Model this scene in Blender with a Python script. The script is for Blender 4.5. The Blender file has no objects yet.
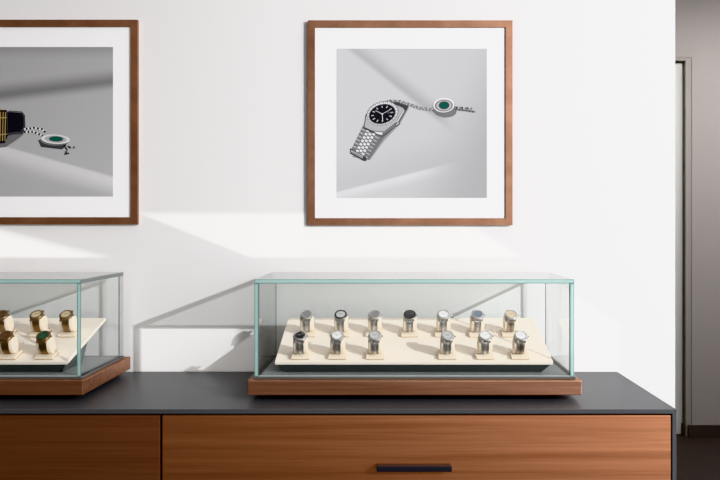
import bpy, bmesh, math, random
from mathutils import Vector, Matrix
C = bpy.context.scene.collection
SC = bpy.context.scene
PI = math.pi
CAMZ = 1.35          # camera height
CAMD = 2.43          # camera distance to the display wall
F = 712.0            # focal length in pixels

# ------------------------------------------------------------------ materials
MATS = {}
def new_mat(name):
    m = bpy.data.materials.new(name); m.use_nodes = True
    nt = m.node_tree; nt.nodes.clear()
    out = nt.nodes.new('ShaderNodeOutputMaterial')
    MATS[name] = m
    return m, nt, out
def N(nt, typ, **kw):
    n = nt.nodes.new(typ)
    for k, v in kw.items(): setattr(n, k, v)
    return n
def principled(name, col, rough=0.5, metal=0.0, spec=0.5, noise=0.0, nscale=40.0, bump=0.0, coat=0.0):
    m, nt, out = new_mat(name)
    p = N(nt, 'ShaderNodeBsdfPrincipled')
    p.inputs['Base Color'].default_value = (*col, 1)
    p.inputs['Roughness'].default_value = rough
    p.inputs['Metallic'].default_value = metal
    p.inputs['Specular IOR Level'].default_value = spec
    p.inputs['Coat Weight'].default_value = coat
    if noise or bump:
        tc = N(nt, 'ShaderNodeTexCoord'); no = N(nt, 'ShaderNodeTexNoise')
        no.inputs['Scale'].default_value = nscale; no.inputs['Detail'].default_value = 4
        nt.links.new(tc.outputs['Object'], no.inputs['Vector'])
        if noise:
            mx = N(nt, 'ShaderNodeMix', data_type='RGBA')
            mx.inputs['A'].default_value = (*[c*(1-noise) for c in col], 1)
            mx.inputs['B'].default_value = (*[min(1, c*(1+noise)) for c in col], 1)
            nt.links.new(no.outputs['Fac'], mx.inputs['Factor'])
            nt.links.new(mx.outputs['Result'], p.inputs['Base Color'])
        if bump:
            b = N(nt, 'ShaderNodeBump'); b.inputs['Strength'].default_value = bump
            b.inputs['Distance'].default_value = 0.002
            nt.links.new(no.outputs['Fac'], b.inputs['Height'])
            nt.links.new(b.outputs['Normal'], p.inputs['Normal'])
    nt.links.new(p.outputs[0], out.inputs[0])
    return m
def wood(name, dark, light, stretch, gloss_col=None, gloss=0.0, rough=0.5, seed=0.0, fig=1.0):
    """walnut veneer; stretch = noise scale per axis; the fibre sheen is a tinted rough gloss"""
    m, nt, out = new_mat(name)
    tc = N(nt, 'ShaderNodeTexCoord'); mp = N(nt, 'ShaderNodeMapping')
    mp.inputs['Scale'].default_value = stretch; mp.inputs['Location'].default_value = (seed, seed*1.7, seed*0.6)
    nt.links.new(tc.outputs['Object'], mp.inputs['Vector'])
    n1 = N(nt, 'ShaderNodeTexNoise'); n1.inputs['Scale'].default_value = 1.0
    n1.inputs['Detail'].default_value = 6; n1.inputs['Roughness'].default_value = 0.62; n1.inputs['Distortion'].default_value = 0.35
    nt.links.new(mp.outputs[0], n1.inputs['Vector'])
    mp2 = N(nt, 'ShaderNodeMapping'); mp2.inputs['Scale'].default_value = [s*5 for s in stretch]
    nt.links.new(tc.outputs['Object'], mp2.inputs['Vector'])
    n2 = N(nt, 'ShaderNodeTexNoise'); n2.inputs['Scale'].default_value = 1.0; n2.inputs['Detail'].default_value = 3
    nt.links.new(mp2.outputs[0], n2.inputs['Vector'])
    add = N(nt, 'ShaderNodeMath', operation='MULTIPLY_ADD')
    add.inputs[1].default_value = 0.3; nt.links.new(n2.outputs['Fac'], add.inputs[0]); nt.links.new(n1.outputs['Fac'], add.inputs[2])
    mr = N(nt, 'ShaderNodeMapRange'); mr.inputs['From Min'].default_value = 0.65-0.22*fig; mr.inputs['From Max'].default_value = 0.65+0.22*fig
    nt.links.new(add.outputs[0], mr.inputs['Value'])
    mx = N(nt, 'ShaderNodeMix', data_type='RGBA')
    mx.inputs['A'].default_value = (*dark, 1); mx.inputs['B'].default_value = (*light, 1)
    nt.links.new(mr.outputs[0], mx.inputs['Factor'])
    p = N(nt, 'ShaderNodeBsdfPrincipled'); p.inputs['Roughness'].default_value = rough
    p.inputs['Specular IOR Level'].default_value = 0.25
    nt.links.new(mx.outputs['Result'], p.inputs['Base Color'])
    if gloss:
        g = N(nt, 'ShaderNodeBsdfAnisotropic'); g.distribution = 'GGX'
        g.inputs['Roughness'].default_value = 0.42
        gm = N(nt, 'ShaderNodeMix', data_type='RGBA')
        gm.inputs['A'].default_value = (*[c*q_ for c, q_ in zip(gloss_col, (0.66, 0.60, 0.58))], 1); gm.inputs['B'].default_value = (*gloss_col, 1)
        nt.links.new(mr.outputs[0], gm.inputs['Factor']); nt.links.new(gm.outputs['Result'], g.inputs['Color'])
        ms = N(nt, 'ShaderNodeMixShader'); ms.inputs[0].default_value = gloss
        nt.links.new(p.outputs[0], ms.inputs[1]); nt.links.new(g.outputs[0], ms.inputs[2])
        nt.links.new(ms.outputs[0], out.inputs[0])
    else:
        nt.links.new(p.outputs[0], out.inputs[0])
    return m
def clear_glass(name, tint=(0.984, 0.990, 0.987), cap=0.82):
    m, nt, out = new_mat(name)
    lw = N(nt, 'ShaderNodeLayerWeight'); lw.inputs['Blend'].default_value = 0.5
    pw = N(nt, 'ShaderNodeMath', operation='POWER'); pw.inputs[1].default_value = 7.0
    nt.links.new(lw.outputs['Facing'], pw.inputs[0])
    ma = N(nt, 'ShaderNodeMath', operation='MULTIPLY_ADD'); ma.inputs[1].default_value = 1.8; ma.inputs[2].default_value = 0.025
    nt.links.new(pw.outputs[0], ma.inputs[0])
    mi = N(nt, 'ShaderNodeMath', operation='MINIMUM'); mi.inputs[1].default_value = cap
    nt.links.new(ma.outputs[0], mi.inputs[0])
    t = N(nt, 'ShaderNodeBsdfTransparent'); t.inputs['Color'].default_value = (*tint, 1)
    g = N(nt, 'ShaderNodeBsdfAnisotropic'); g.inputs['Roughness'].default_value = 0.0
    ms = N(nt, 'ShaderNodeMixShader')
    nt.links.new(mi.outputs[0], ms.inputs[0]); nt.links.new(t.outputs[0], ms.inputs[1]); nt.links.new(g.outputs[0], ms.inputs[2])
    nt.links.new(ms.outputs[0], out.inputs[0])
    return m
def glass_rim(name, tint=(0.62, 0.80, 0.78), dcol=(0.58, 0.82, 0.80), op=0.88):
    m, nt, out = new_mat(name)
    t = N(nt, 'ShaderNodeBsdfTransparent'); t.inputs['Color'].default_value = (*tint, 1)
    d = N(nt, 'ShaderNodeBsdfDiffuse'); d.inputs['Color'].default_value = (*dcol, 1)
    tr = N(nt, 'ShaderNodeBsdfTranslucent'); tr.inputs['Color'].default_value = (*dcol, 1)
    g = N(nt, 'ShaderNodeBsdfAnisotropic'); g.inputs['Roughness'].default_value = 0.15
    a = N(nt, 'ShaderNodeMixShader'); a.inputs[0].default_value = 0.5
    nt.links.new(d.outputs[0], a.inputs[1]); nt.links.new(tr.outputs[0], a.inputs[2])
    b = N(nt, 'ShaderNodeMixShader'); b.inputs[0].default_value = op
    nt.links.new(t.outputs[0], b.inputs[1]); nt.links.new(a.outputs[0], b.inputs[2])
    c = N(nt, 'ShaderNodeMixShader'); c.inputs[0].default_value = 0.10
    nt.links.new(b.outputs[0], c.inputs[1]); nt.links.new(g.outputs[0], c.inputs[2])
    nt.links.new(c.outputs[0], out.inputs[0])
    return m

M_wall = principled('white_plaster', (0.75, 0.745, 0.752), 0.9, spec=0.1, noise=0.012, nscale=3.0)
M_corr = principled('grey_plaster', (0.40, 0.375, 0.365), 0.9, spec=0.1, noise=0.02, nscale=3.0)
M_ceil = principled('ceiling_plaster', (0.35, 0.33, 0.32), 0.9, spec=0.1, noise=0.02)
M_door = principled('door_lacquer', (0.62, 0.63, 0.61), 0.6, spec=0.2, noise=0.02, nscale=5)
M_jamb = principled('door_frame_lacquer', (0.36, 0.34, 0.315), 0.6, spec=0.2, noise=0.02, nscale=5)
M_skirt = principled('dark_skirting', (0.080, 0.070, 0.066), 0.5, noise=0.1, nscale=20)
M_floor = principled('dark_floor', (0.062, 0.053, 0.050), 0.55, spec=0.3, noise=0.15, nscale=6)
M_counter = principled('slate_lacquer', (0.080, 0.082, 0.088), 0.37, spec=0.24, noise=0.03, nscale=250)
M_black = principled('black_gap', (0.008, 0.008, 0.010), 0.8, spec=0.1, noise=0.05)
M_handle = principled('black_metal', (0.02, 0.021, 0.028), 0.35, metal=0.0, spec=0.6, noise=0.05)
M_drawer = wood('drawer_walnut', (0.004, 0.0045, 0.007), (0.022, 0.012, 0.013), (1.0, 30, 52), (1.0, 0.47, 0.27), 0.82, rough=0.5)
M_drawer_shaded = wood('drawer_walnut_shaded', (0.004, 0.0045, 0.007), (0.020, 0.011, 0.012), (1.0, 30, 52), (1.0, 0.46, 0.27), 0.60, rough=0.5, seed=4.3)  # left drawers: same walnut, sheen lowered to paint in the weaker light there
M_base = wood('case_walnut', (0.060, 0.025, 0.016), (0.115, 0.052, 0.034), (2.0, 60, 60), (0.9, 0.52, 0.36), 0.45, seed=2.2)
M_frameh = wood('frame_walnut', (0.070, 0.033, 0.022), (0.145, 0.070, 0.046), (6, 40, 6), (0.95, 0.54, 0.36), 0.42, seed=7.1)
M_mat = principled('mat_board', (0.88, 0.88, 0.90), 0.9, spec=0.05, noise=0.006, nscale=60)
M_glass = clear_glass('clear_glass')
M_rim = glass_rim('green_glass_edge')
M_rimg = glass_rim('grey_glass_edge', (0.20, 0.20, 0.19), (0.10, 0.115, 0.11), 0.96)
M_rims = glass_rim('side_glass_edge', (0.45, 0.46, 0.44), (0.27, 0.31, 0.30), 0.78)
M_rimd = glass_rim('dark_green_glass_edge', (0.30, 0.52, 0.50), (0.22, 0.48, 0.46), 0.92)
M_riml = glass_rim('pale_glass_edge', (0.75, 0.82, 0.80), (0.62, 0.70, 0.68), 0.8)
M_rimf = glass_rim('faint_glass_edge', (0.86, 0.88, 0.87), (0.5, 0.52, 0.52), 0.15)
M_plinth = principled('plinth_grey', (0.10, 0.098, 0.095), 0.5, noise=0.05)
M_insert = principled('insert_grey_fabric', (0.27, 0.285, 0.285), 0.8, spec=0.2, noise=0.05, nscale=300)
M_cream = principled('cream_leather', (0.93, 0.85, 0.76), 0.75, spec=0.2, noise=0.02, nscale=200)
M_stand = principled('cream_suede', (0.85, 0.75, 0.62), 0.8, spec=0.15, noise=0.02, nscale=400)
M_plate_shade = principled('plate_shade', (0.40, 0.29, 0.18), 0.9, spec=0.05, noise=0.03, nscale=400)  # tan that paints the shadow gap under each plate
M_plate = principled('light_suede', (0.86, 0.76, 0.63), 0.8, spec=0.15, noise=0.02, nscale=400)
M_under = principled('tray_underside', (0.085, 0.095, 0.095), 0.6, noise=0.05)
M_steel = principled('brushed_steel', (0.40, 0.39, 0.38), 0.28, metal=0.85, noise=0.05, nscale=900)
M_steelp = principled('polished_steel', (0.66, 0.65, 0.64), 0.18, metal=0.85, noise=0.03, nscale=900)
M_gold = principled('yellow_gold', (0.36, 0.235, 0.12), 0.28, metal=1.0, noise=0.04, nscale=900)
M_rose = principled('warm_gold', (0.36, 0.265, 0.18), 0.28, metal=1.0, noise=0.04, nscale=900)
M_dial = {k: principled('dial_'+k, c, 0.35, spec=0.5, noise=0.04, nscale=700) for k, c in dict(
    white=(0.78, 0.78, 0.78), black=(0.012, 0.012, 0.015), grey=(0.22, 0.22, 0.22), blue=(0.13, 0.18, 0.24),
    champagne=(0.62, 0.50, 0.33), green=(0.03, 0.10, 0.06), brown=(0.12, 0.06, 0.03), silver=(0.48, 0.48, 0.49)).items()}
M_blackbezel = principled('black_bezel', (0.02, 0.02, 0.022), 0.25, noise=0.05)

# ------------------------------------------------------------------ mesh helpers
def bm_box(bm, lo, hi, mi=0, M=None, bevel=0.0):
    x0, y0, z0 = lo; x1, y1, z1 = hi
    co = [(x0,y0,z0),(x1,y0,z0),(x1,y1,z0),(x0,y1,z0),(x0,y0,z1),(x1,y0,z1),(x1,y1,z1),(x0,y1,z1)]
    vs = [bm.verts.new((M @ Vector(c)) if M else c) for c in co]
    fs = []
    for f in ((0,3,2,1),(4,5,6,7),(0,1,5,4),(1,2,6,5),(2,3,7,6),(3,0,4,7)):
        fc = bm.faces.new([vs[i] for i in f]); fc.material_index = mi; fs.append(fc)
    if bevel:
        es = set(e for f in fs for e in f.edges)
        r = bmesh.ops.bevel(bm, geom=list(es), offset=bevel, segments=2, affect='EDGES', profile=0.6)
        for f in r['faces']: f.material_index = mi
    return fs
def bm_prism(bm, prof, x0, x1, mi=0):
    """profile of (y, z) points (counter-clockwise seen from +x) swept along x"""
    a = [bm.verts.new((x0, y, z)) for y, z in prof]; b = [bm.verts.new((x1, y, z)) for y, z in prof]
    n = len(prof); fs = [bm.faces.new(a[::-1]), bm.faces.new(b)]
    for i in range(n): fs.append(bm.faces.new((a[i], a[(i+1) % n], b[(i+1) % n], b[i])))
    for f in fs: f.material_index = mi
    return fs
def bm_lathe(bm, prof, n=32, M=None, mi=0, cap=True):
    """prof: (r, z) bottom to top"""
    rings = []
    for r, z in prof:
        rings.append([bm.verts.new((M or Matrix()) @ Vector((r*math.cos(2*PI*i/n), r*math.sin(2*PI*i/n), z))) for i in range(n)])
    for a, b in zip(rings, rings[1:]):
        for i in range(n):
            f = bm.faces.new((a[i], a[(i+1) % n], b[(i+1) % n], b[i])); f.material_index = mi; f.smooth = True
    if cap:
        f = bm.faces.new(rings[0][::-1]); f.material_index = mi
        f = bm.faces.new(rings[-1]); f.material_index = mi
def finish(name, bm, mats, parent=None, loc=(0,0,0), smooth=False):
    bmesh.ops.recalc_face_normals(bm, faces=bm.faces)
    me = bpy.data.meshes.new(name)
    bm.to_mesh(me); bm.free()
    for m in (mats if isinstance(mats, (list, tuple)) else [mats]): me.materials.append(m)
    if smooth:
        for p in me.polygons: p.use_smooth = True
    o = bpy.data.objects.new(name, me); C.objects.link(o)
    o.location = loc
    if parent: o.parent = parent
    return o
def box(name, lo, hi, mat, parent=None, bevel=0.0):
    bm = bmesh.new(); bm_box(bm, lo, hi, bevel=bevel)
    return finish(name, bm, mat, parent)
def struct(o): o['kind'] = 'structure'; return o
def tag(o, label, cat, group=None):
    o['label'] = label; o['category'] = cat
    if group: o['group'] = group
    return o
def thing(name, label, cat, loc=(0,0,0), group=None, rot=(0,0,0)):
    o = bpy.data.objects.new(name, None); C.objects.link(o)
    o.empty_display_size = 0.05; o.location = loc; o.rotation_euler = rot
    return tag(o, label, cat, group)

# ------------------------------------------------------------------ the setting
struct(box('wall_back', (-3.6, 0, 0), (0.98, 0.14, 2.9), M_wall))
struct(box('floor', (-3.6, -5.5, -0.05), (5.0, 4.2, 0), M_floor))
struct(box('sun_block_wall', (1.55, 0, 0), (5.0, 0.14, 2.9), M_wall))  # unseen wall added to keep the sun out of the corridor
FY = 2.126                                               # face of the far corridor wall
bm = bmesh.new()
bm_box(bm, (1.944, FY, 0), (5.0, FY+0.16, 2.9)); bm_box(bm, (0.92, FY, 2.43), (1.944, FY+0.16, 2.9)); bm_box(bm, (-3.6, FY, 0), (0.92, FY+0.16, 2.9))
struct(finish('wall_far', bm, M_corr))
struct(box('shade_wall_left', (-3.7, 0.0, 0), (-3.6, FY+0.3, 2.9), M_corr))  # unseen end wall added to darken the corridor
struct(box('shade_wall_right', (5.0, 0.0, 0), (5.1, FY+0.3, 2.9), M_corr))  # added out of view, closes the corridor against stray light
struct(box('shade_ceiling', (-3.7, 0, 2.9), (5.1, FY+0.3, 3.0), M_ceil))  # unseen cover added over the corridor to shade it
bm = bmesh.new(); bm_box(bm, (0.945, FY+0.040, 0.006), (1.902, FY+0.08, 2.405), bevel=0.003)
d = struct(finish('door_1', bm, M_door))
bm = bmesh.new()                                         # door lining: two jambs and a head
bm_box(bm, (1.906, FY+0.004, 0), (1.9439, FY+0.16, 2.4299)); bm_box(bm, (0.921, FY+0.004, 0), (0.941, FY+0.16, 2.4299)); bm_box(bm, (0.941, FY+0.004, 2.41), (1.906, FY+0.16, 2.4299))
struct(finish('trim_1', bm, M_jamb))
bm = bmesh.new()
bm_box(bm, (1.918, FY-0.016, 0), (5.0, FY, 0.078), bevel=0.002)
bm_box(bm, (1.893, FY+0.012, 0), (1.9175, FY+0.039, 0.078), bevel=0.002)
struct(finish('baseboard_far', bm, M_skirt))
struct(box('baseboard_back', (0.79, -0.012, 0), (0.98, 0, 0.078), M_skirt, bevel=0.002))

# ------------------------------------------------------------------ sideboard
CT = CAMZ - 0.4968                                        # counter top height
sb = thing('sideboard', 'long low walnut sideboard with dark slate grey top, against the white wall', 'sideboard', (-0.62, -0.25, 0))
def sbox(name, lo, hi, mat, bevel=0.0, parent=None):
    q = Vector((-0.62, -0.25, 0))
    return box(name, Vector(lo)-q, Vector(hi)-q, mat, parent or sb, bevel)
XL, XR = -2.02, 0.782
sbox('top_panel', (XL, -0.5, CT-0.0125), (XR, -0.001, CT), M_counter, 0.0012)['label'] = 'dark slate grey top panel'
sbox('side_panel', (XR-0.0115, -0.5, 0.06), (XR, -0.001, CT-0.0126), M_counter, 0.001)
sbox('side_panel', (XL, -0.5, 0.06), (XL+0.0115, -0.001, CT-0.0126), M_counter, 0.001)
sbox('carcass', (XL+0.0116, -0.478, 0.06), (XR-0.0116, -0.001, CT-0.0127), M_black)
sbox('plinth', (XL+0.03, -0.45, 0.0), (XR-0.03, -0.03, 0.0599), M_black)
XM = -0.6155
for (x0, x1, mm) in ((XM+0.0035, XR-0.0150, M_drawer), (XL+0.0150, XM-0.0035, M_drawer_shaded)):
    for (z0, z1) in ((CT-0.40, CT-0.0175), (0.066, CT-0.405)):
        df = sbox('drawer_front', (x0, -0.4985, z0), (x1, -0.4782, z1), mm, 0.0008)
        xc = (x0+x1)/2 if x0 < -1 else 0.0705
        bm = bmesh.new(); zc = z1 - 0.1370
        bm_box(bm, (xc-0.101+0.62, -0.524+0.25, zc-0.0075), (xc+0.101+0.62, -0.516+0.25, zc+0.0075), bevel=0.002)
        bm_box(bm, (xc-0.099+0.62, -0.5165+0.25, zc+0.0015), (xc+0.099+0.62, -0.4986+0.25, zc+0.0070), bevel=0.001)
        h = finish('handle', bm, M_handle, df); h['label'] = 'black bar handle'

# ------------------------------------------------------------------ glass display cases
def pane(name, lo, hi, axis, parent, back=False):
    """a sheet of glass; the narrow rim faces show green in front, grey at the sides"""
    bm = bmesh.new()
    for f in bm_box(bm, lo, hi):
        f.normal_update(); n = f.normal
        if abs(n[axis]) > 0.9: f.material_index = 0
        elif n.y < -0.9: f.material_index = 1
        elif n.y > 0.9: f.material_index = 3
        elif back and abs(n.z) > 0.9: f.material_index = 3
        elif axis == 2 and abs(n.x) > 0.9: f.material_index = 4
        else: f.material_index = 2
    if axis in (0, 2):
        fr = [f for f in bm.faces if f.material_index == 1]
        r = bmesh.ops.inset_region(bm, faces=fr, thickness=0.0021, use_even_offset=True)
        for f in r['faces']: f.material_index = 5
    return finish(name, bm, [M_glass, M_rim, M_rimg, M_rimf, M_rims, M_rimd], parent)
CXc = 0.0755
def make_case(cx, label):
    Z0 = CT                                               # stands on the sideboard
    r = thing('glass_display_case', label, 'display case', (cx, -0.226, Z0))
    zt = CAMZ-0.438-Z0; zb = CAMZ-0.4795-Z0
    hw = 0.474
    def b(name, lo, hi, mat, bev=0.0): return box(name, lo, hi, mat, r, bev)
    b('recessed_foot', (-hw+0.06, -0.187+0.05, 0.0), (hw-0.06, 0.187-0.03, zb-0.0001), M_black)
    b('wooden_base', (-hw, -0.187, zb), (hw, 0.187, zt), M_base, 0.0025)['label'] = 'walnut base slab'
    gw, g0, g1 = 0.4585, -0.163, 0.163                    # glass half width, front, back
    zg = zt+0.0065; ztop = CAMZ-0.153-Z0; th = 0.0115
    b('plinth', (-gw-0.003, g0-0.003, zt), (gw+0.003, g1+0.003, zg-0.0001), M_plinth, 0.001)
    b('floor_insert', (-gw+th+0.004, g0+th+0.004, zg-0.0001), (gw-th-0.004, g1-th-0.004, zg+0.0008), M_insert)
    pane('glass_pane', (-gw, g0, ztop-th), (gw, g1, ztop), 2, r)['label'] = 'top sheet of glass'
    pane('glass_pane', (-gw, g0, zg), (-gw+th, g1, ztop-th-0.0003), 0, r)
    pane('glass_pane', (gw-th, g0, zg), (gw, g1, ztop-th-0.0003), 0, r)
    pane('glass_pane', (-gw+th+0.0003, g0+0.0005, zg), (gw-th-0.0003, g0+th, ztop-th-0.0003), 1, r)['label'] = 'front sheet of glass'
    b('glass_edge', (-gw+th+0.0003, g0-0.0004, zg), (gw-th-0.0003, g0+0.0004, zg+0.0034), M_riml)['label'] = 'pale lower glass edge'
    pane('glass_pane', (-gw+th+0.0003, g1-th, zg), (gw-th-0.0003, g1-0.0005, ztop-th-0.0003), 1, r, True)
    return r
make_case(CXc, 'long glass display case holding thirteen watches, on the right part of the sideboard')
CXl = CXc - 1.414
make_case(CXl, 'glass display case of gold watches cut off by the left edge of the photo')

# tilted trays: front edge y=-0.36, back edge y=-0.075
TF, TB, ZF, ZB = -0.36, -0.075, CAMZ-0.395, CAMZ-0.304
TILT = math.atan2(ZB-ZF, TB-TF); TL = math.hypot(ZB-ZF, TB-TF)
FLOORZ = CAMZ-0.438+0.0065+0.0010
def make_tray(cx, label):
    r = thing('display_tray', label, 'tray', (cx, -0.22, FLOORZ))
    bm = bmesh.new()
    M = Matrix.Translation((0, TF+0.22, ZF-FLOORZ)) @ Matrix.Rotation(TILT, 4, 'X')
    bm_box(bm, (-0.405, 0, -0.0095), (0.405, TL, 0), 0, M, 0.0015)
    finish('tray_board', bm, M_cream, r)['label'] = 'cream tilted tray board'
    bm = bmesh.new()
    def zu(y): return ZF-FLOORZ - 0.0103 + (y-TF)*math.tan(TILT)
    y0, y1, y2 = TF+0.004, TF+0.030, TF+0.17
    A = [(y0, zu(y0)-0.001, 0.397), (y1, 0.0, 0.377), (y2, 0.0, 0.377), (y2, zu(y2)-0.001, 0.397)]
    va = [bm.verts.new((-w, y+0.22, z)) for y, z, w in A]; vb = [bm.verts.new((w, y+0.22, z)) for y, z, w in A]
    bm.faces.new(va); bm.faces.new(vb[::-1])
    for i in range(4): bm.faces.new((va[i], vb[i], vb[(i+1) % 4], va[(i+1) % 4]))
    finish('tray_support', bm, M_under, r)['label'] = 'dark recessed tray support'
    return r
make_tray(CXc, 'cream tilted tray carrying thirteen watches inside the right glass case')
make_tray(CXl, 'cream tilted tray under gold watches inside the left glass case')

# ------------------------------------------------------------------ watch stands and watches (local z = tray normal)
def ellipse(a, ry, rz): return (ry*math.cos(a), rz*math.sin(a))
CY, CZ, RY, RZ = 0.003, 0.0360, 0.0190, 0.0268
def make_stand():
    r = bpy.data.objects.new('watch_stand', None); C.objects.link(r)
    bm = bmesh.new(); bm_box(bm, (-0.0265, -0.024, 0.0026), (0.0265, 0.026, 0.0085), bevel=0.0010)
    finish('base_plate', bm, M_plate, r)
    box('plate_shade_strip', (-0.0255, -0.0232, 0.0001), (0.0255, 0.0252, 0.0025), M_plate_shade, r)  # thin slab painting the shade below the plate
    bm = bmesh.new(); n = 36
    prof = [(-0.0205, 0.82), (-0.0197, 0.95), (-0.0180, 1.0), (0.0180, 1.0), (0.0197, 0.95), (0.0205, 0.82)]
    rings = []
    for x, s in prof:
        rings.append([bm.verts.new((x, CY+RY*s*math.cos(2*PI*i/n), CZ+RZ*s*math.sin(2*PI*i/n))) for i in range(n)])
    for a, b in zip(rings, rings[1:]):
        for i in range(n): bm.faces.new((a[i], a[(i+1) % n], b[(i+1) % n], b[i])).smooth = True
    bm.faces.new(rings[0]); bm.faces.new(rings[-1])
    finish('cushion', bm, M_stand, r)
    return r
HEADZ = CZ + RZ + 0.0010
def bracelet_bm(mi_c=1):
    bm = bmesh.new(); n = 30
    for k in range(n):
        a = 2*PI*(k+0.5)/n
        if abs((a-PI/2+PI) % (2*PI)-PI) < 0.50: continue      # the head sits here
        ry, rz = RY+0.0016, RZ+0.0016
        y, z = CY+ry*math.cos(a), CZ+rz*math.sin(a)
        ta = math.atan2(rz*math.cos(a), -ry*math.sin(a))
        M = Matrix.Translation((0, y, z)) @ Matrix.Rotation(ta, 4, 'X')
        ln = 0.5*math.hypot(ry*math.sin(a), rz*math.cos(a))*2*PI/n*0.90
        w = 0.0112 - 0.0014*abs((a-PI/2+PI) % (2*PI)-PI)/PI*1.4
        if CZ-z > RZ*0.90: continue
        bm_box(bm, (-w, -ln, -0.0010), (-w*0.42, ln, 0.0010), 0, M)
        bm_box(bm, (-w*0.38, -ln, -0.0011), (w*0.38, ln, 0.0014), mi_c, M)
        bm_box(bm, (w*0.42, -ln, -0.0010), (w, ln, 0.0010), 0, M)
    return bm
def make_watch(metal, polish, accent, dialm, bezelm, diamond=False):
    r = bpy.data.objects.new('wristwatch', None); C.objects.link(r)
    finish('bracelet', bracelet_bm(), [metal, accent], r)
    T = Matrix.Translation((0, CY-0.0055, HEADZ-0.0008)) @ Matrix.Scale(1.06, 4)
    R = T @ Matrix.Rotation(math.radians(20), 4, 'X')
    bm = bmesh.new()
    bm_lathe(bm, [(0.0165, 0.0), (0.0190, 0.0012), (0.0195, 0.0035), (0.0190, 0.0062), (0.0178, 0.0070)], 36, R)
    for sx in (-1, 1):
        for sy in (-1, 1):
            L = R @ Matrix.Translation((sx*0.0108, sy*0.0165, 0.0030)) @ Matrix.Rotation(-sy*0.45, 4, 'X')
            bm_box(bm, (-0.0022, -0.0062, -0.0022), (0.0022, 0.0062, 0.0022), 0, L, 0.0008)
    finish('watch_case', bm, metal, r)
    bm = bmesh.new()
    nt_ = 48
    for ring, (ra, za, rb, zb) in enumerate(((0.0178, 0.0068, 0.0176, 0.0082), (0.0176, 0.0082, 0.0142, 0.0088), (0.0142, 0.0088, 0.0140, 0.0072))):
        va = [bm.verts.new(R @ Vector(((ra)*math.cos(2*PI*i/nt_), ra*math.sin(2*PI*i/nt_), za))) for i in range(nt_)]
        vb = [bm.verts.new(R @ Vector((rb*math.cos(2*PI*i/nt_), rb*math.sin(2*PI*i/nt_), zb))) for i in range(nt_)]
        for i in range(nt_):
            bm.faces.new((va[i], va[(i+1) % nt_], vb[(i+1) % nt_], vb[i]))
    bz = finish('bezel', bm, bezelm, r)
    bm = bmesh.new(); bm_lathe(bm, [(0.0139, 0.0068), (0.0139, 0.0075)], 36, R)
    finish('dial', bm, dialm, r)
    bm = bmesh.new()
    for k in range(12):
        Mk = R @ Matrix.Rotation(k*PI/6, 4, 'Z')
        bm_box(bm, (-0.0006, 0.0102, 0.00752), (0.0006, 0.0128, 0.0080), 0, Mk)
    for ang, ln, w in ((0.95, 0.0075, 0.0007), (-0.95, 0.0108, 0.0005)):
        bm_box(bm, (-w, -0.001, 0.0080), (w, ln, 0.0083), 0, R @ Matrix.Rotation(ang, 4, 'Z'))
    finish('hands', bm, polish, r)
    bm = bmesh.new()
    bm_lathe(bm, [(0.0012, 0.0188), (0.0026, 0.0192), (0.0028, 0.0225), (0.0022, 0.0232)], 14, R @ Matrix.Translation((0, 0, 0.0035)) @ Matrix.Rotation(PI/2, 4, 'Y'))
    finish('crown', bm, polish, r)
    return r
def copy_tree(o):
    c = o.copy(); C.objects.link(c)
    for ch in o.children:
        d = ch.copy(); C.objects.link(d); d.parent = c
    return c
KINDS = {}
def watch_of(kind):
    if kind not in KINDS:
        metal, dial, bez = kind
        mm, pp, ac = {'steel': (M_steel, M_steelp, M_steelp), 'twotone': (M_steel, M_steelp, M_rose), 'gold': (M_gold, M_rose, M_gold), 'warm': (M_rose, M_rose, M_gold)}[metal]
        bzm = {'metal': pp, 'black': M_blackbezel}[bez]
        KINDS[kind] = make_watch(mm, pp, ac, M_dial[dial], bzm)
        return KINDS[kind]
    return copy_tree(KINDS[kind])
def tray_point(x, t):                                     # t: 0 front edge, 1 back edge
    return Vector((x, TF+(TB-TF)*t, ZF+(ZB-ZF)*t+0.0002))
STAND = [None]
def place(x, t, kind, yaw, wl, sl, group):
    p = tray_point(x, t)
    if STAND[0] is None: s = STAND[0] = make_stand()
    else: s = copy_tree(STAND[0])
    Rm = (Matrix.Rotation(TILT, 4, 'X') @ Matrix.Rotation(yaw, 4, 'Z')).to_euler()
    s.location = p; s.rotation_euler = Rm
    tag(s, sl, 'watch stand', 'watch stands in the %s case' % group)
    w = watch_of(kind); w.location = p; w.rotation_euler = Rm
    tag(w, wl, 'watch', 'watches in the %s case' % group)
ORD7 = ['leftmost', 'second from left', 'third from left', 'middle', 'third from right', 'second from right', 'rightmost']
back = [(-0.254, ('steel', 'grey', 'metal'), 'steel watch with grey dial'), (-0.147, ('steel', 'silver', 'black'), 'dark-bezel steel watch with silver dial'),
        (-0.042, ('steel', 'grey', 'metal'), 'steel watch with grey dial'), (0.068, ('steel', 'black', 'black'), 'steel watch with black dial and dark bezel'),
        (0.173, ('steel', 'white', 'metal'), 'steel watch with white dial'), (0.279, ('steel', 'blue', 'metal'), 'steel watch with blue grey dial'),
        (0.383, ('twotone', 'champagne', 'metal'), 'two-tone watch with champagne dial')]
for i, (x, k, d) in enumerate(back):
    place(x, 0.60, k, (0.05, 0, -0.04, 0.02, 0, 0.06, 0)[i], '%s, %s in back row of right glass case' % (d, ORD7[i]),
          'cream watch stand, %s in the back row on the right tray' % ORD7[i], 'right')
ORD6 = ['leftmost', 'second from left', 'third from left', 'third from right', 'second from right', 'rightmost']
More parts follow.
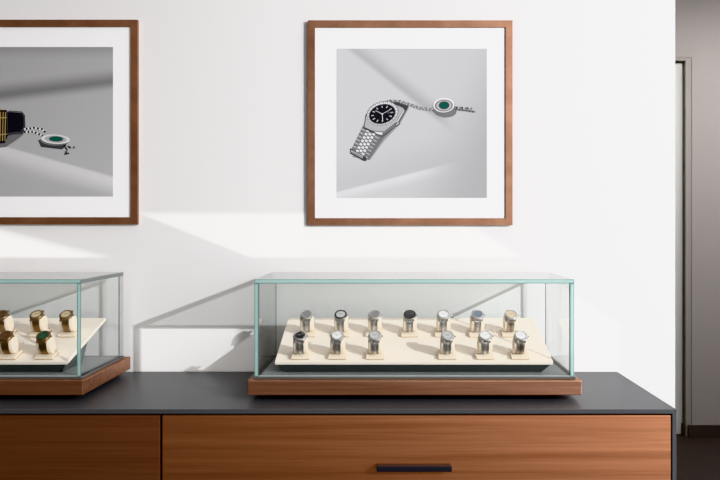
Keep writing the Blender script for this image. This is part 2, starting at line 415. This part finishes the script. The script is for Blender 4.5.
front = [(-0.257, ('steel', 'black', 'metal'), 'steel watch with black dial'), (-0.148, ('steel', 'white', 'metal'), 'steel watch with white dial'),
         (-0.038, ('steel', 'silver', 'metal'), 'steel watch with silver dial'), (0.174, ('steel', 'silver', 'metal'), 'steel watch with silver dial'),
         (0.284, ('steel', 'white', 'metal'), 'steel watch with white dial'), (0.388, ('twotone', 'white', 'metal'), 'two-tone watch with white dial')]
for i, (x, k, d) in enumerate(front):
    place(x, 0.115, k, (0.04, -0.03, 0.02, 0, 0.03, -0.02)[i], '%s, %s in front row of right glass case' % (d, ORD6[i]),
          'cream watch stand, %s in the front row on the right tray' % ORD6[i], 'right')
lb = [(-1.203, ('warm', 'brown', 'metal'), 'gold watch with brown dial', 'leftmost visible'), (-1.094, ('gold', 'champagne', 'metal'), 'gold watch with champagne dial', 'middle visible'),
      (-1.002, ('warm', 'champagne', 'metal'), 'warm gold watch with champagne dial', 'rightmost')]
for x, k, d, o in lb:
    place(x, 0.60, k, 0.0, '%s, %s in back row of left glass case' % (d, o), 'cream watch stand, %s in the back row on the left tray' % o, 'left')
lf = [(-1.116, ('gold', 'brown', 'metal'), 'gold watch with brown dial', 'leftmost visible'), (-1.006, ('gold', 'green', 'metal'), 'gold watch with green dial', 'rightmost')]
for x, k, d, o in lf:
    place(x, 0.115, k, 0.0, '%s, %s in front row of left glass case' % (d, o), 'cream watch stand, %s in the front row on the left tray' % o, 'left')

# ------------------------------------------------------------------ framed pictures
FD = 0.014
PF = F/(CAMD-FD)
def flat_mat(name, col): return principled(name, col, 0.6, spec=0.1, noise=0.03, nscale=80)
P_dark = flat_mat('print_black', (0.018, 0.018, 0.022)); P_mid = flat_mat('print_grey', (0.17, 0.17, 0.18)); P_light = flat_mat('print_silver', (0.40, 0.40, 0.42))
P_white = flat_mat('print_white', (0.66, 0.66, 0.68)); P_green = flat_mat('print_green', (0.014, 0.085, 0.062)); P_gold = flat_mat('print_gold', (0.42, 0.30, 0.13))
P_char = flat_mat('print_charcoal', (0.07, 0.07, 0.075)); P_soft = flat_mat('print_soft_grey', (0.29, 0.29, 0.305))
PM = [P_dark, P_mid, P_light, P_white, P_green, P_gold, P_char, P_soft]
DK, MD, LT, WH, GR, GO, CH, SO = range(8)

def print_mat(name, base, bands, grad):
    """printed photograph backdrop; bands = (nx, ny, c, half, soft, amount) in object units on the sheet"""
    m, nt, out = new_mat(name)
    tc = N(nt, 'ShaderNodeTexCoord'); sp = N(nt, 'ShaderNodeSeparateXYZ'); nt.links.new(tc.outputs['Object'], sp.inputs[0])
    def math_(op, a, b=None, c=None):
        n = N(nt, 'ShaderNodeMath', operation=op)
        for i, v in enumerate((a, b, c)):
            if v is None: continue
            if isinstance(v, (int, float)): n.inputs[i].default_value = v
            else: nt.links.new(v, n.inputs[i])
        return n.outputs[0]
    X, Z = sp.outputs['X'], sp.outputs['Z']
    val = math_('ADD', math_('MULTIPLY_ADD', X, grad[0], base), math_('MULTIPLY', Z, grad[1]))
    for nx, nz, c, lo, hi, amt, sl, sh, *fade in bands:
        d = math_('ADD', math_('MULTIPLY_ADD', X, nx, -c), math_('MULTIPLY', Z, nz))
        def ramp(a, b):
            mr = N(nt, 'ShaderNodeMapRange', interpolation_type='SMOOTHSTEP'); nt.links.new(d, mr.inputs['Value'])
            mr.inputs['From Min'].default_value = a; mr.inputs['From Max'].default_value = b
            return mr.outputs[0]
        k = math_('MULTIPLY', ramp(lo-sl, lo+sl), math_('SUBTRACT', 1.0, ramp(hi-sh, hi+sh)))
        if fade:
            mf = N(nt, 'ShaderNodeMapRange', interpolation_type='SMOOTHSTEP'); nt.links.new(X, mf.inputs['Value'])
            mf.inputs['From Min'].default_value = fade[0]; mf.inputs['From Max'].default_value = fade[1]
            mf.inputs['To Min'].default_value = 1.0; mf.inputs['To Max'].default_value = 0.0
            k = math_('MULTIPLY', k, mf.outputs[0])
        val = math_('MULTIPLY_ADD', k, amt, val)
    cc = N(nt, 'ShaderNodeCombineColor')
    nt.links.new(val, cc.inputs[0]); nt.links.new(val, cc.inputs[1]); nt.links.new(math_('MULTIPLY', val, 1.035), cc.inputs[2])
    p = N(nt, 'ShaderNodeBsdfPrincipled'); p.inputs['Roughness'].default_value = 0.6; p.inputs['Specular IOR Level'].default_value = 0.15
    nt.links.new(cc.outputs[0], p.inputs['Base Color']); nt.links.new(p.outputs[0], out.inputs[0])
    return m

def make_frame(x0, x1, z0, z1, rect, label, pmat):
    """rect: picture area on the sheet in metres, world x/z"""
    cx, cz = (x0+x1)/2, (z0+z1)/2
    r = thing('framed_picture', label, 'picture', (cx, -0.0005, z0))
    w, h, b = (x1-x0)/2, (z1-z0), 0.0235
    bm = bmesh.new()
    o = [(-w, 0), (w, 0), (w, h), (-w, h)]; i_ = [(-w+b, b), (w-b, b), (w-b, h-b), (-w+b, h-b)]
    for k in range(4):
        k2 = (k+1) % 4
        q = [o[k], o[k2], i_[k2], i_[k]]
        f_ = [bm.verts.new((x, -FD, z)) for x, z in q]; g_ = [bm.verts.new((x, 0, z)) for x, z in q]
        bm.faces.new(f_); bm.faces.new(g_[::-1])
        for a in range(4): bm.faces.new((f_[a], g_[a], g_[(a+1) % 4], f_[(a+1) % 4]))
    fr = finish('frame', bm, M_frameh, r); fr['label'] = 'walnut picture frame'
    box('mat_board', (-w+b+0.0004, -0.0085, b+0.0004), (w-b-0.0004, -0.0005, h-b-0.0004), M_mat, r)['label'] = 'white mat board'
    px0, px1, pz0, pz1 = rect
    bm = bmesh.new()
    ccx, ccz = (px0+px1)/2, (pz0+pz1)/2
    bm_box(bm, (px0-ccx, -0.0004, pz0-ccz), (px1-ccx, 0, pz1-ccz))
    pr = finish('print', bm, pmat, r, (ccx-cx, -0.0086, ccz-z0)); pr['label'] = 'grey printed photograph'
    return r, pr, ccx, ccz
class Art:
    """flat shapes of the printed photograph on the sheet, given in photo pixels of that flat sheet"""
    def __init__(s, ccx, ccz): s.bm = bmesh.new(); s.cx = ccx; s.cz = ccz; s.lay = 0
    def pt(s, x, y):
        P = F/(CAMD-0.0095); return ((x-388)/P-s.cx, CAMZ-(y-226)/P-s.cz)
    def poly(s, pts, mi):
        s.lay += 1
        yy = -0.0006-0.0000040*s.lay
        f = s.bm.faces.new([s.bm.verts.new((a, yy, b)) for a, b in (s.pt(*p) for p in pts)]); f.material_index = mi
    def ell(s, cx, cy, rx, ry, mi, rot=0.0, n=32, a0=0.0, a1=2*PI):
        c, q = math.cos(rot), math.sin(rot)
        s.poly([(cx+rx*math.cos(a)*c-ry*math.sin(a)*q, cy+rx*math.cos(a)*q+ry*math.sin(a)*c) for a in (a0+(a1-a0)*k/n for k in range(n))], mi)
    def line(s, p, q, w, mi):
        dx, dy = q[0]-p[0], q[1]-p[1]; l = math.hypot(dx, dy) or 1; nx, ny = -dy/l*w/2, dx/l*w/2
        s.poly([(p[0]+nx, p[1]+ny), (q[0]+nx, q[1]+ny), (q[0]-nx, q[1]-ny), (p[0]-nx, p[1]-ny)], mi)
    def beads(s, pts, step, r, mis):
        k = 0
        for p, q in zip(pts, pts[1:]):
            l = math.hypot(q[0]-p[0], q[1]-p[1]); n = max(1, int(round(l/step)))
            for j in range(n):
                t = j/n; s.ell(p[0]+(q[0]-p[0])*t, p[1]+(q[1]-p[1])*t, r, r, mis[k % len(mis)], n=8); k += 1
    def done(s, name, parent, label):
        me = bpy.data.meshes.new(name)
        for f in s.bm.faces: f.normal_update()
        s.bm.to_mesh(me); s.bm.free()
        for m in PM: me.materials.append(m)
        o = bpy.data.objects.new(name, me); C.objects.link(o); o.parent = parent; o['label'] = label
        return o

def sheet(x0, x1, y0, y1):
    P = F/(CAMD-0.0095)
    return ((x0-388)/P, (x1-388)/P, CAMZ-(y1-226)/P, CAMZ-(y0-226)/P)
# right picture
pm = print_mat('print_sheet_bright', 0.50, [
    # band from upper left falling to the right
    (0.62, 0.78, 0.078, -0.014, 0.016, -0.14, 0.012, 0.030, 0.06, 0.16),
    (0.9, -0.43, 0.17, 0.0, 0.5, -0.09, 0.12, 0.02),
    (-0.245, 0.97, -0.165, -0.022, 0.0, 0.10, 0.022, 0.005, 0.0, 0.17),
    (-0.245, 0.97, -0.165, 0.0, 0.07, -0.05, 0.005, 0.06, 0.0, 0.2),
], (-0.20, 0.04))
R1 = sheet(336.5, 487, 48.5, 198)
r, pr, ccx, ccz = make_frame(-0.272, 0.423, CAMZ+0.003, CAMZ+0.698, R1, 'square framed picture of a steel watch above the right glass case', pm)
a = Art(ccx, ccz)
# soft shadow under the watch
a.poly([(352,157),(370,160),(384,141),(400,124),(409,108),(404,103),(396,100),(380,128)], SO)
a.poly([(364,159),(369,160),(383,139),(400,122),(408,108),(404,106),(392,124),(376,140)], MD)
# bracelet lying down to the lower left
A_, B_, C_, D_ = Vector((363.5,124.5)), Vector((381,134.5)), Vector((366.5,160.5)), Vector((350,152))
a.poly([A_, B_, C_, D_], MD)
def q(u, v): return (A_*(1-u)+B_*u)*(1-v)+(D_*(1-u)+C_*u)*v
NR = 8
for i in range(NR):
    for j, (ua, ub) in enumerate(((0.01, 0.22), (0.26, 0.40), (0.43, 0.57), (0.60, 0.74), (0.78, 0.99))):
        off = 0.5 if j in (1, 3) else 0.0
        v0, v1 = (i+off+0.08)/NR, (i+off+0.70)/NR
        if v0 > 0.97: continue
        v1 = min(v1, 0.99)
        a.poly([q(ua,v0), q(ub,v0), q(ub,v1), q(ua,v1)], WH if (j in (1, 2, 3)) else LT)
        if j in (0, 4): a.poly([q(ua,(v0+v1)/2), q(ub,(v0+v1)/2), q(ub,v1), q(ua,v1)], MD)
a.poly([(350,148),(366.2,157),(366.5,160.8),(364,161.2),(350,153.5)], CH)
a.poly([(351,149.8),(363,156),(362.4,158.3),(351,152.2)], LT); a.line((352,151.8),(362,157),0.7,MD)
# case, lugs, bezel and dial
a.poly([(363.5,128.5),(365.5,115),(373.5,104.5),(390,99.8),(402,101),(407,106),(404.5,114),(394,128.5),(382,137),(371,132)], CH)
a.poly([(364.5,127),(366.2,116),(374,105.3),(390,100.6),(401,102),(404.5,107),(396,122),(384,131.5),(372,130.5)], LT)
a.poly([(372,130.5),(384,131.5),(396,122),(404.5,107),(404.8,113),(394,127.5),(382,136)], MD)
a.poly([(374,131.6),(383,132.6),(381.5,135),(377,133.8)], WH); a.line((397,122.5),(404,110),0.9,WH)
a.ell(382.6,113.3,16.4,11.7, CH, -0.30); a.ell(382.5,113.4,15.9,11.2, WH, -0.30)
for k in range(44):
    t = k*2*PI/44; c, s_ = math.cos(-0.30), math.sin(-0.30)
    def e(ra): return (382.4+16*ra*math.cos(t)*c-11.3*ra*math.sin(t)*s_, 113.6+16*ra*math.cos(t)*s_+11.3*ra*math.sin(t)*c)
    a.line(e(0.88), e(0.99), 0.7, MD if k % 2 else LT)
a.ell(382.3,114,13.9,9.8, MD, -0.30); a.ell(382.2,114,13.1,9.2, DK, -0.30)
for k in range(12):
    t = k*PI/6+0.2; c, s_ = math.cos(-0.30), math.sin(-0.30)
    def e(ra): return (382.2+12.8*ra*math.cos(t)*c-9.0*ra*math.sin(t)*s_, 114+12.8*ra*math.cos(t)*s_+9.0*ra*math.sin(t)*c)
    a.line(e(0.66), e(0.88), 1.1, LT)
a.line((382.2,114),(375.5,110.5),0.8,LT); a.line((382.2,114),(390,109.8),0.7,LT); a.line((382.2,114),(382.8,121),0.6,WH)
a.ell(382.2,114,0.9,0.8,WH,n=10)
a.ell(388.5,112.6,1.6,1.2,CH,-0.3,n=10)
a.poly([(395,124),(399,121.5),(400.5,124),(396.5,127)], CH); a.poly([(395.6,124.3),(398.8,122.2),(399.4,123.4),(396.4,125.6)], LT)
# rear bracelet leaving the case to the right
a.poly([(392,101),(404,102.5),(409,106),(406,111),(403,108),(394,104)], CH)
a.beads([(389,101.5),(397,101.0),(405,103.0),(409,106)], 1.9, 1.1, [LT, CH, MD])
a.done('pictured_watch', pr, 'printed steel watch with black dial')
a = Art(ccx, ccz); a.lay = 260
a.ell(445,110.8,11.5,6.5, MD, 0.1)
a.beads([(391,100.5),(400,101),(410,104),(420,107.5),(434,109.2)], 1.5, 1.0, [MD, LT, SO])
a.beads([(398,101.5),(408,105),(420,109.0),(434,110.8)], 1.5, 0.9, [LT, MD])
a.beads([(455,107.5),(464,108),(473,109)], 1.7, 1.15, [MD, CH, LT])
a.beads([(456,109.5),(466,110.5),(476,112)], 1.7, 0.9, [CH, MD])
a.ell(444,106.2,11.0,7.7, MD, -0.05); a.ell(443.8,105.2,10.6,7.2, WH, -0.05); a.ell(443.8,105.6,9.0,6.0, MD, -0.05)
a.ell(443.9,105.6,7.6,5.0, LT, -0.05); a.ell(444,105.4,5.4,4.0, CH, -0.05); a.ell(444.2,105.4,4.3,3.2, GR, -0.05)
a.done('pictured_bracelet', pr, 'printed bracelet with green stone')
# left picture
pm = print_mat('print_sheet_dark', 0.40, [
    (-0.12, 0.99, 0.110, -0.022, 0.018, -0.20, 0.020, 0.03),
    (0.0, 1.0, 0.235, 0.0, 0.5, -0.10, 0.03, 0.03),
    (0.27, 0.96, -0.110, -0.045, 0.0, 0.17, 0.035, 0.006),
    (0.10, 1.0, -0.20, -0.4, 0.0, -0.02, 0.02, 0.02),
], (0.06, -0.10))
R2 = sheet(-39, 113, 47, 196.5)
r, pr, ccx, ccz = make_frame(-1.545, -0.850, CAMZ+0.006, CAMZ+0.700, R2, 'square framed picture cut off by the left edge, above the left glass case', pm)
a = Art(ccx, ccz)
a.poly([(-38,133),(-20,150),(6,147),(18,139),(24,134),(10,130),(-20,126)], MD)
a.poly([(-36,112),(-24,104),(-8,104),(2,109),(4,128),(0,142),(-12,148),(-28,144),(-36,132)], GO)
a.ell(-18,125,15,16.5,P_dark and GO,0.1); a.ell(-18,125,12.5,14,DK,0.1)
for k in range(12):
    t = k*PI/6; a.line((-18+9*math.cos(t),125+10*math.sin(t)), (-18+11.5*math.cos(t),125+13*math.sin(t)), 1.0, GO)
a.line((-18,125),(-10,119),1.0,GO); a.line((-18,125),(-22,114),0.9,GO)
a.poly([(-2,110),(7,110),(8,135),(5,143),(-4,144)], DK)
for x in (0.5, 3.2, 5.6): a.line((x,112),(x-0.6,141),0.8,GO)
a.line((-2,118),(7,117.5),0.9,GO); a.line((-2,135),(7,134),0.9,GO)
a.poly([(6.5,112),(10,110.5),(22,111.5),(25,115),(25.5,128),(23,134),(14,134.5),(7.5,136)], CH)
a.poly([(7.5,113.5),(10,112),(21,113),(23.5,117),(23.5,127),(21,131.5),(14,132),(8,133)], DK)
a.line((10,111.6),(21.5,112.6),0.7,MD)
a.done('pictured_watch', pr, 'printed gold watch on black strap')
a = Art(ccx, ccz); a.lay = 60
a.poly([(38,140),(41,147),(62,149.5),(67,146),(62,141)], CH)
a.beads([(25,129),(34,127.8),(42,129),(46,133)], 1.8, 1.1, [WH, DK])
a.beads([(25,132),(34,132),(41,135),(45,138)], 1.8, 1.1, [DK, WH])
a.beads([(64,144),(70,147.5),(76,147.5)], 1.8, 1.1, [CH, DK, LT])
a.beads([(64,145),(67,150),(65,154),(70,153)], 1.8, 1.0, [DK, CH])
a.ell(54.5,140.6,14.5,5.0, MD, 0.06); a.ell(55.5,139.2,14.5,4.7, WH, 0.06); a.ell(55.8,139.2,11.2,3.5, LT, 0.06)
a.ell(56.2,139.0,7.5,2.8, MD, 0.03); a.ell(56.2,138.9,6.5,2.4, GR, 0.03)
a.done('pictured_bracelet', pr, 'printed bracelet with green stone')

# ------------------------------------------------------------------ light
w = bpy.data.worlds.new('World'); SC.world = w; w.use_nodes = True
bg = w.node_tree.nodes['Background']; bg.inputs[0].default_value = (1.0, 0.955, 0.91, 1)
# world gradient added for the wood sheen: dim at left, bright at right
wn = w.node_tree
g_ = N(wn, 'ShaderNodeTexCoord'); s_ = N(wn, 'ShaderNodeSeparateXYZ'); wn.links.new(g_.outputs['Generated'], s_.inputs[0])
r_ = N(wn, 'ShaderNodeMapRange', interpolation_type='SMOOTHSTEP'); wn.links.new(s_.outputs['X'], r_.inputs['Value'])
r_.inputs['From Min'].default_value = -0.45; r_.inputs['From Max'].default_value = 0.75
r_.inputs['To Min'].default_value = 0.13; r_.inputs['To Max'].default_value = 1.50
wn.links.new(r_.outputs[0], bg.inputs[1])

def lamp(name, typ, loc, target, power, color=(1,1,1)):
    l = bpy.data.lights.new(name, typ); l.energy = power; l.color = color
    o = bpy.data.objects.new(name, l); C.objects.link(o); o.location = loc
    o.rotation_euler = (Vector(target)-Vector(loc)).to_track_quat('-Z', 'Y').to_euler()
    return o, l
# low sun through the shop front, from the right
SUNP = Vector((4.387, -4.2, CAMZ+1.665))
o, l = lamp('low_sun', 'SPOT', SUNP, (1.05, 0, CAMZ-0.3), 1460, (0.975, 0.985, 1.0))
l.spot_size = math.radians(64); l.spot_blend = 1.0; l.shadow_soft_size = 0.012
# big window on the right
o, l = lamp('window_light', 'AREA', (3.2, -2.6, 1.7), (0.6, -0.4, 0.9), 60, (0.97, 0.985, 1.0))
l.shape = 'RECTANGLE'; l.size = 1.6; l.size_y = 2.2

o, l = lamp('corridor_fill', 'AREA', (2.3, 0.9, 2.85), (2.3, 1.2, 0), 50, (1.0, 0.97, 0.95))  # unseen fill added to brighten the dark corridor
l.shape = 'RECTANGLE'; l.size = 1.5; l.size_y = 0.6
# added spots standing in for light patches on the wall, each shining through slanted masks
def band_lamp(name, loc, quads, power):
    o, l = lamp(name, 'SPOT', loc, (loc[0]-0.9, 0, CAMZ), power, (1.0, 0.985, 0.965))
    l.spot_size = math.radians(150); l.spot_blend = 0.1; l.shadow_soft_size = 0.004
    l.use_nodes = True; nt = l.node_tree
    em = nt.nodes['Emission']
    ge = N(nt, 'ShaderNodeNewGeometry'); sp = N(nt, 'ShaderNodeSeparateXYZ'); nt.links.new(ge.outputs['Incoming'], sp.inputs[0])
    def m_(op, a, b=None, c=None):
        n = N(nt, 'ShaderNodeMath', operation=op)
        for i, v in enumerate((a, b, c)):
            if v is None: continue
            if isinstance(v, (int, float)): n.inputs[i].default_value = v
            else: nt.links.new(v, n.inputs[i])
        return n.outputs[0]
    k = m_('DIVIDE', -loc[1], sp.outputs['Y'])
    X = m_('MULTIPLY_ADD', sp.outputs['X'], k, loc[0]); Z = m_('MULTIPLY_ADD', sp.outputs['Z'], k, loc[2])
    tot = None
    for pts, soft, amt in quads:                     # counter-clockwise corner points on the wall
        v = None
        for (ax, az), (bx, bz), sf in zip(pts, pts[1:]+pts[:1], soft):
            ex, ez = bx-ax, bz-az; L = math.hypot(ex, ez); nx, nz = -ez/L, ex/L
            d = m_('ADD', m_('MULTIPLY_ADD', X, nx, -(nx*ax+nz*az)), m_('MULTIPLY', Z, nz))
            mr = N(nt, 'ShaderNodeMapRange', interpolation_type='SMOOTHSTEP'); nt.links.new(d, mr.inputs['Value'])
            mr.inputs['From Min'].default_value = -sf; mr.inputs['From Max'].default_value = sf
            v = mr.outputs[0] if v is None else m_('MULTIPLY', v, mr.outputs[0])
        v = m_('MULTIPLY', v, amt)
        tot = v if tot is None else m_('ADD', tot, v)
    nt.links.new(tot, em.inputs['Strength'])
def W(px, py): return ((px-388)/293.0, CAMZ-(py-226)/293.0)
band_lamp('reflection_spot', (0.9, -2.2, CAMZ+0.6), [  # stands in for sun bounced off the glass tops and right pane
    ([W(250, 257), W(304, 257), W(304, 214), W(142, 214)], (0.006, 0.01, 0.012, 0.006), 2.6),
    ([W(304, 257), W(520, 257), W(474, 227.5), W(304, 227.5)], (0.006, 0.012, 0.006, 0.01), 2.0),
    ([W(-170, 257), W(97, 257), W(-20, 226), W(-280, 214)], (0.006, 0.02, 0.012, 0.006), 5.0),
    ([W(560, 372), W(620, 372), W(620, 324), W(560, 286)], (0.02, 0.008, 0.008, 0.02), 0.8),
], 75)
band_lamp('low_wall_fill', (-0.60, -2.2, CAMZ+0.35), [  # fill added to lift the low wall patch and the dark triangle
    ([W(139, 371.4), W(206, 371.4), W(238, 344), W(238, 328), W(139, 328)], (0.004, 0.005, 0.02, 0.004, 0.004), 1.0),
    ([W(206, 371.4), W(262, 371.4), W(262, 330), W(249, 336)], (0.004, 0.01, 0.01, 0.005), 0.7),
], 75)

# ------------------------------------------------------------------ camera
cam = bpy.data.cameras.new('camera'); co = bpy.data.objects.new('camera', cam); C.objects.link(co)
cam.sensor_width = 36; cam.lens = F/720*36; cam.clip_start = 0.05
cam.shift_x = -28/720; cam.shift_y = -14/720
co.location = (0, -CAMD, CAMZ); co.rotation_euler = (PI/2, 0, 0)
SC.camera = co
SC.view_settings.view_transform = 'Khronos PBR Neutral'
SC.view_settings.look = 'None'
SC.cycles.transparent_max_bounces = 48
SC.cycles.max_bounces = 12
SC.cycles.glossy_bounces = 8
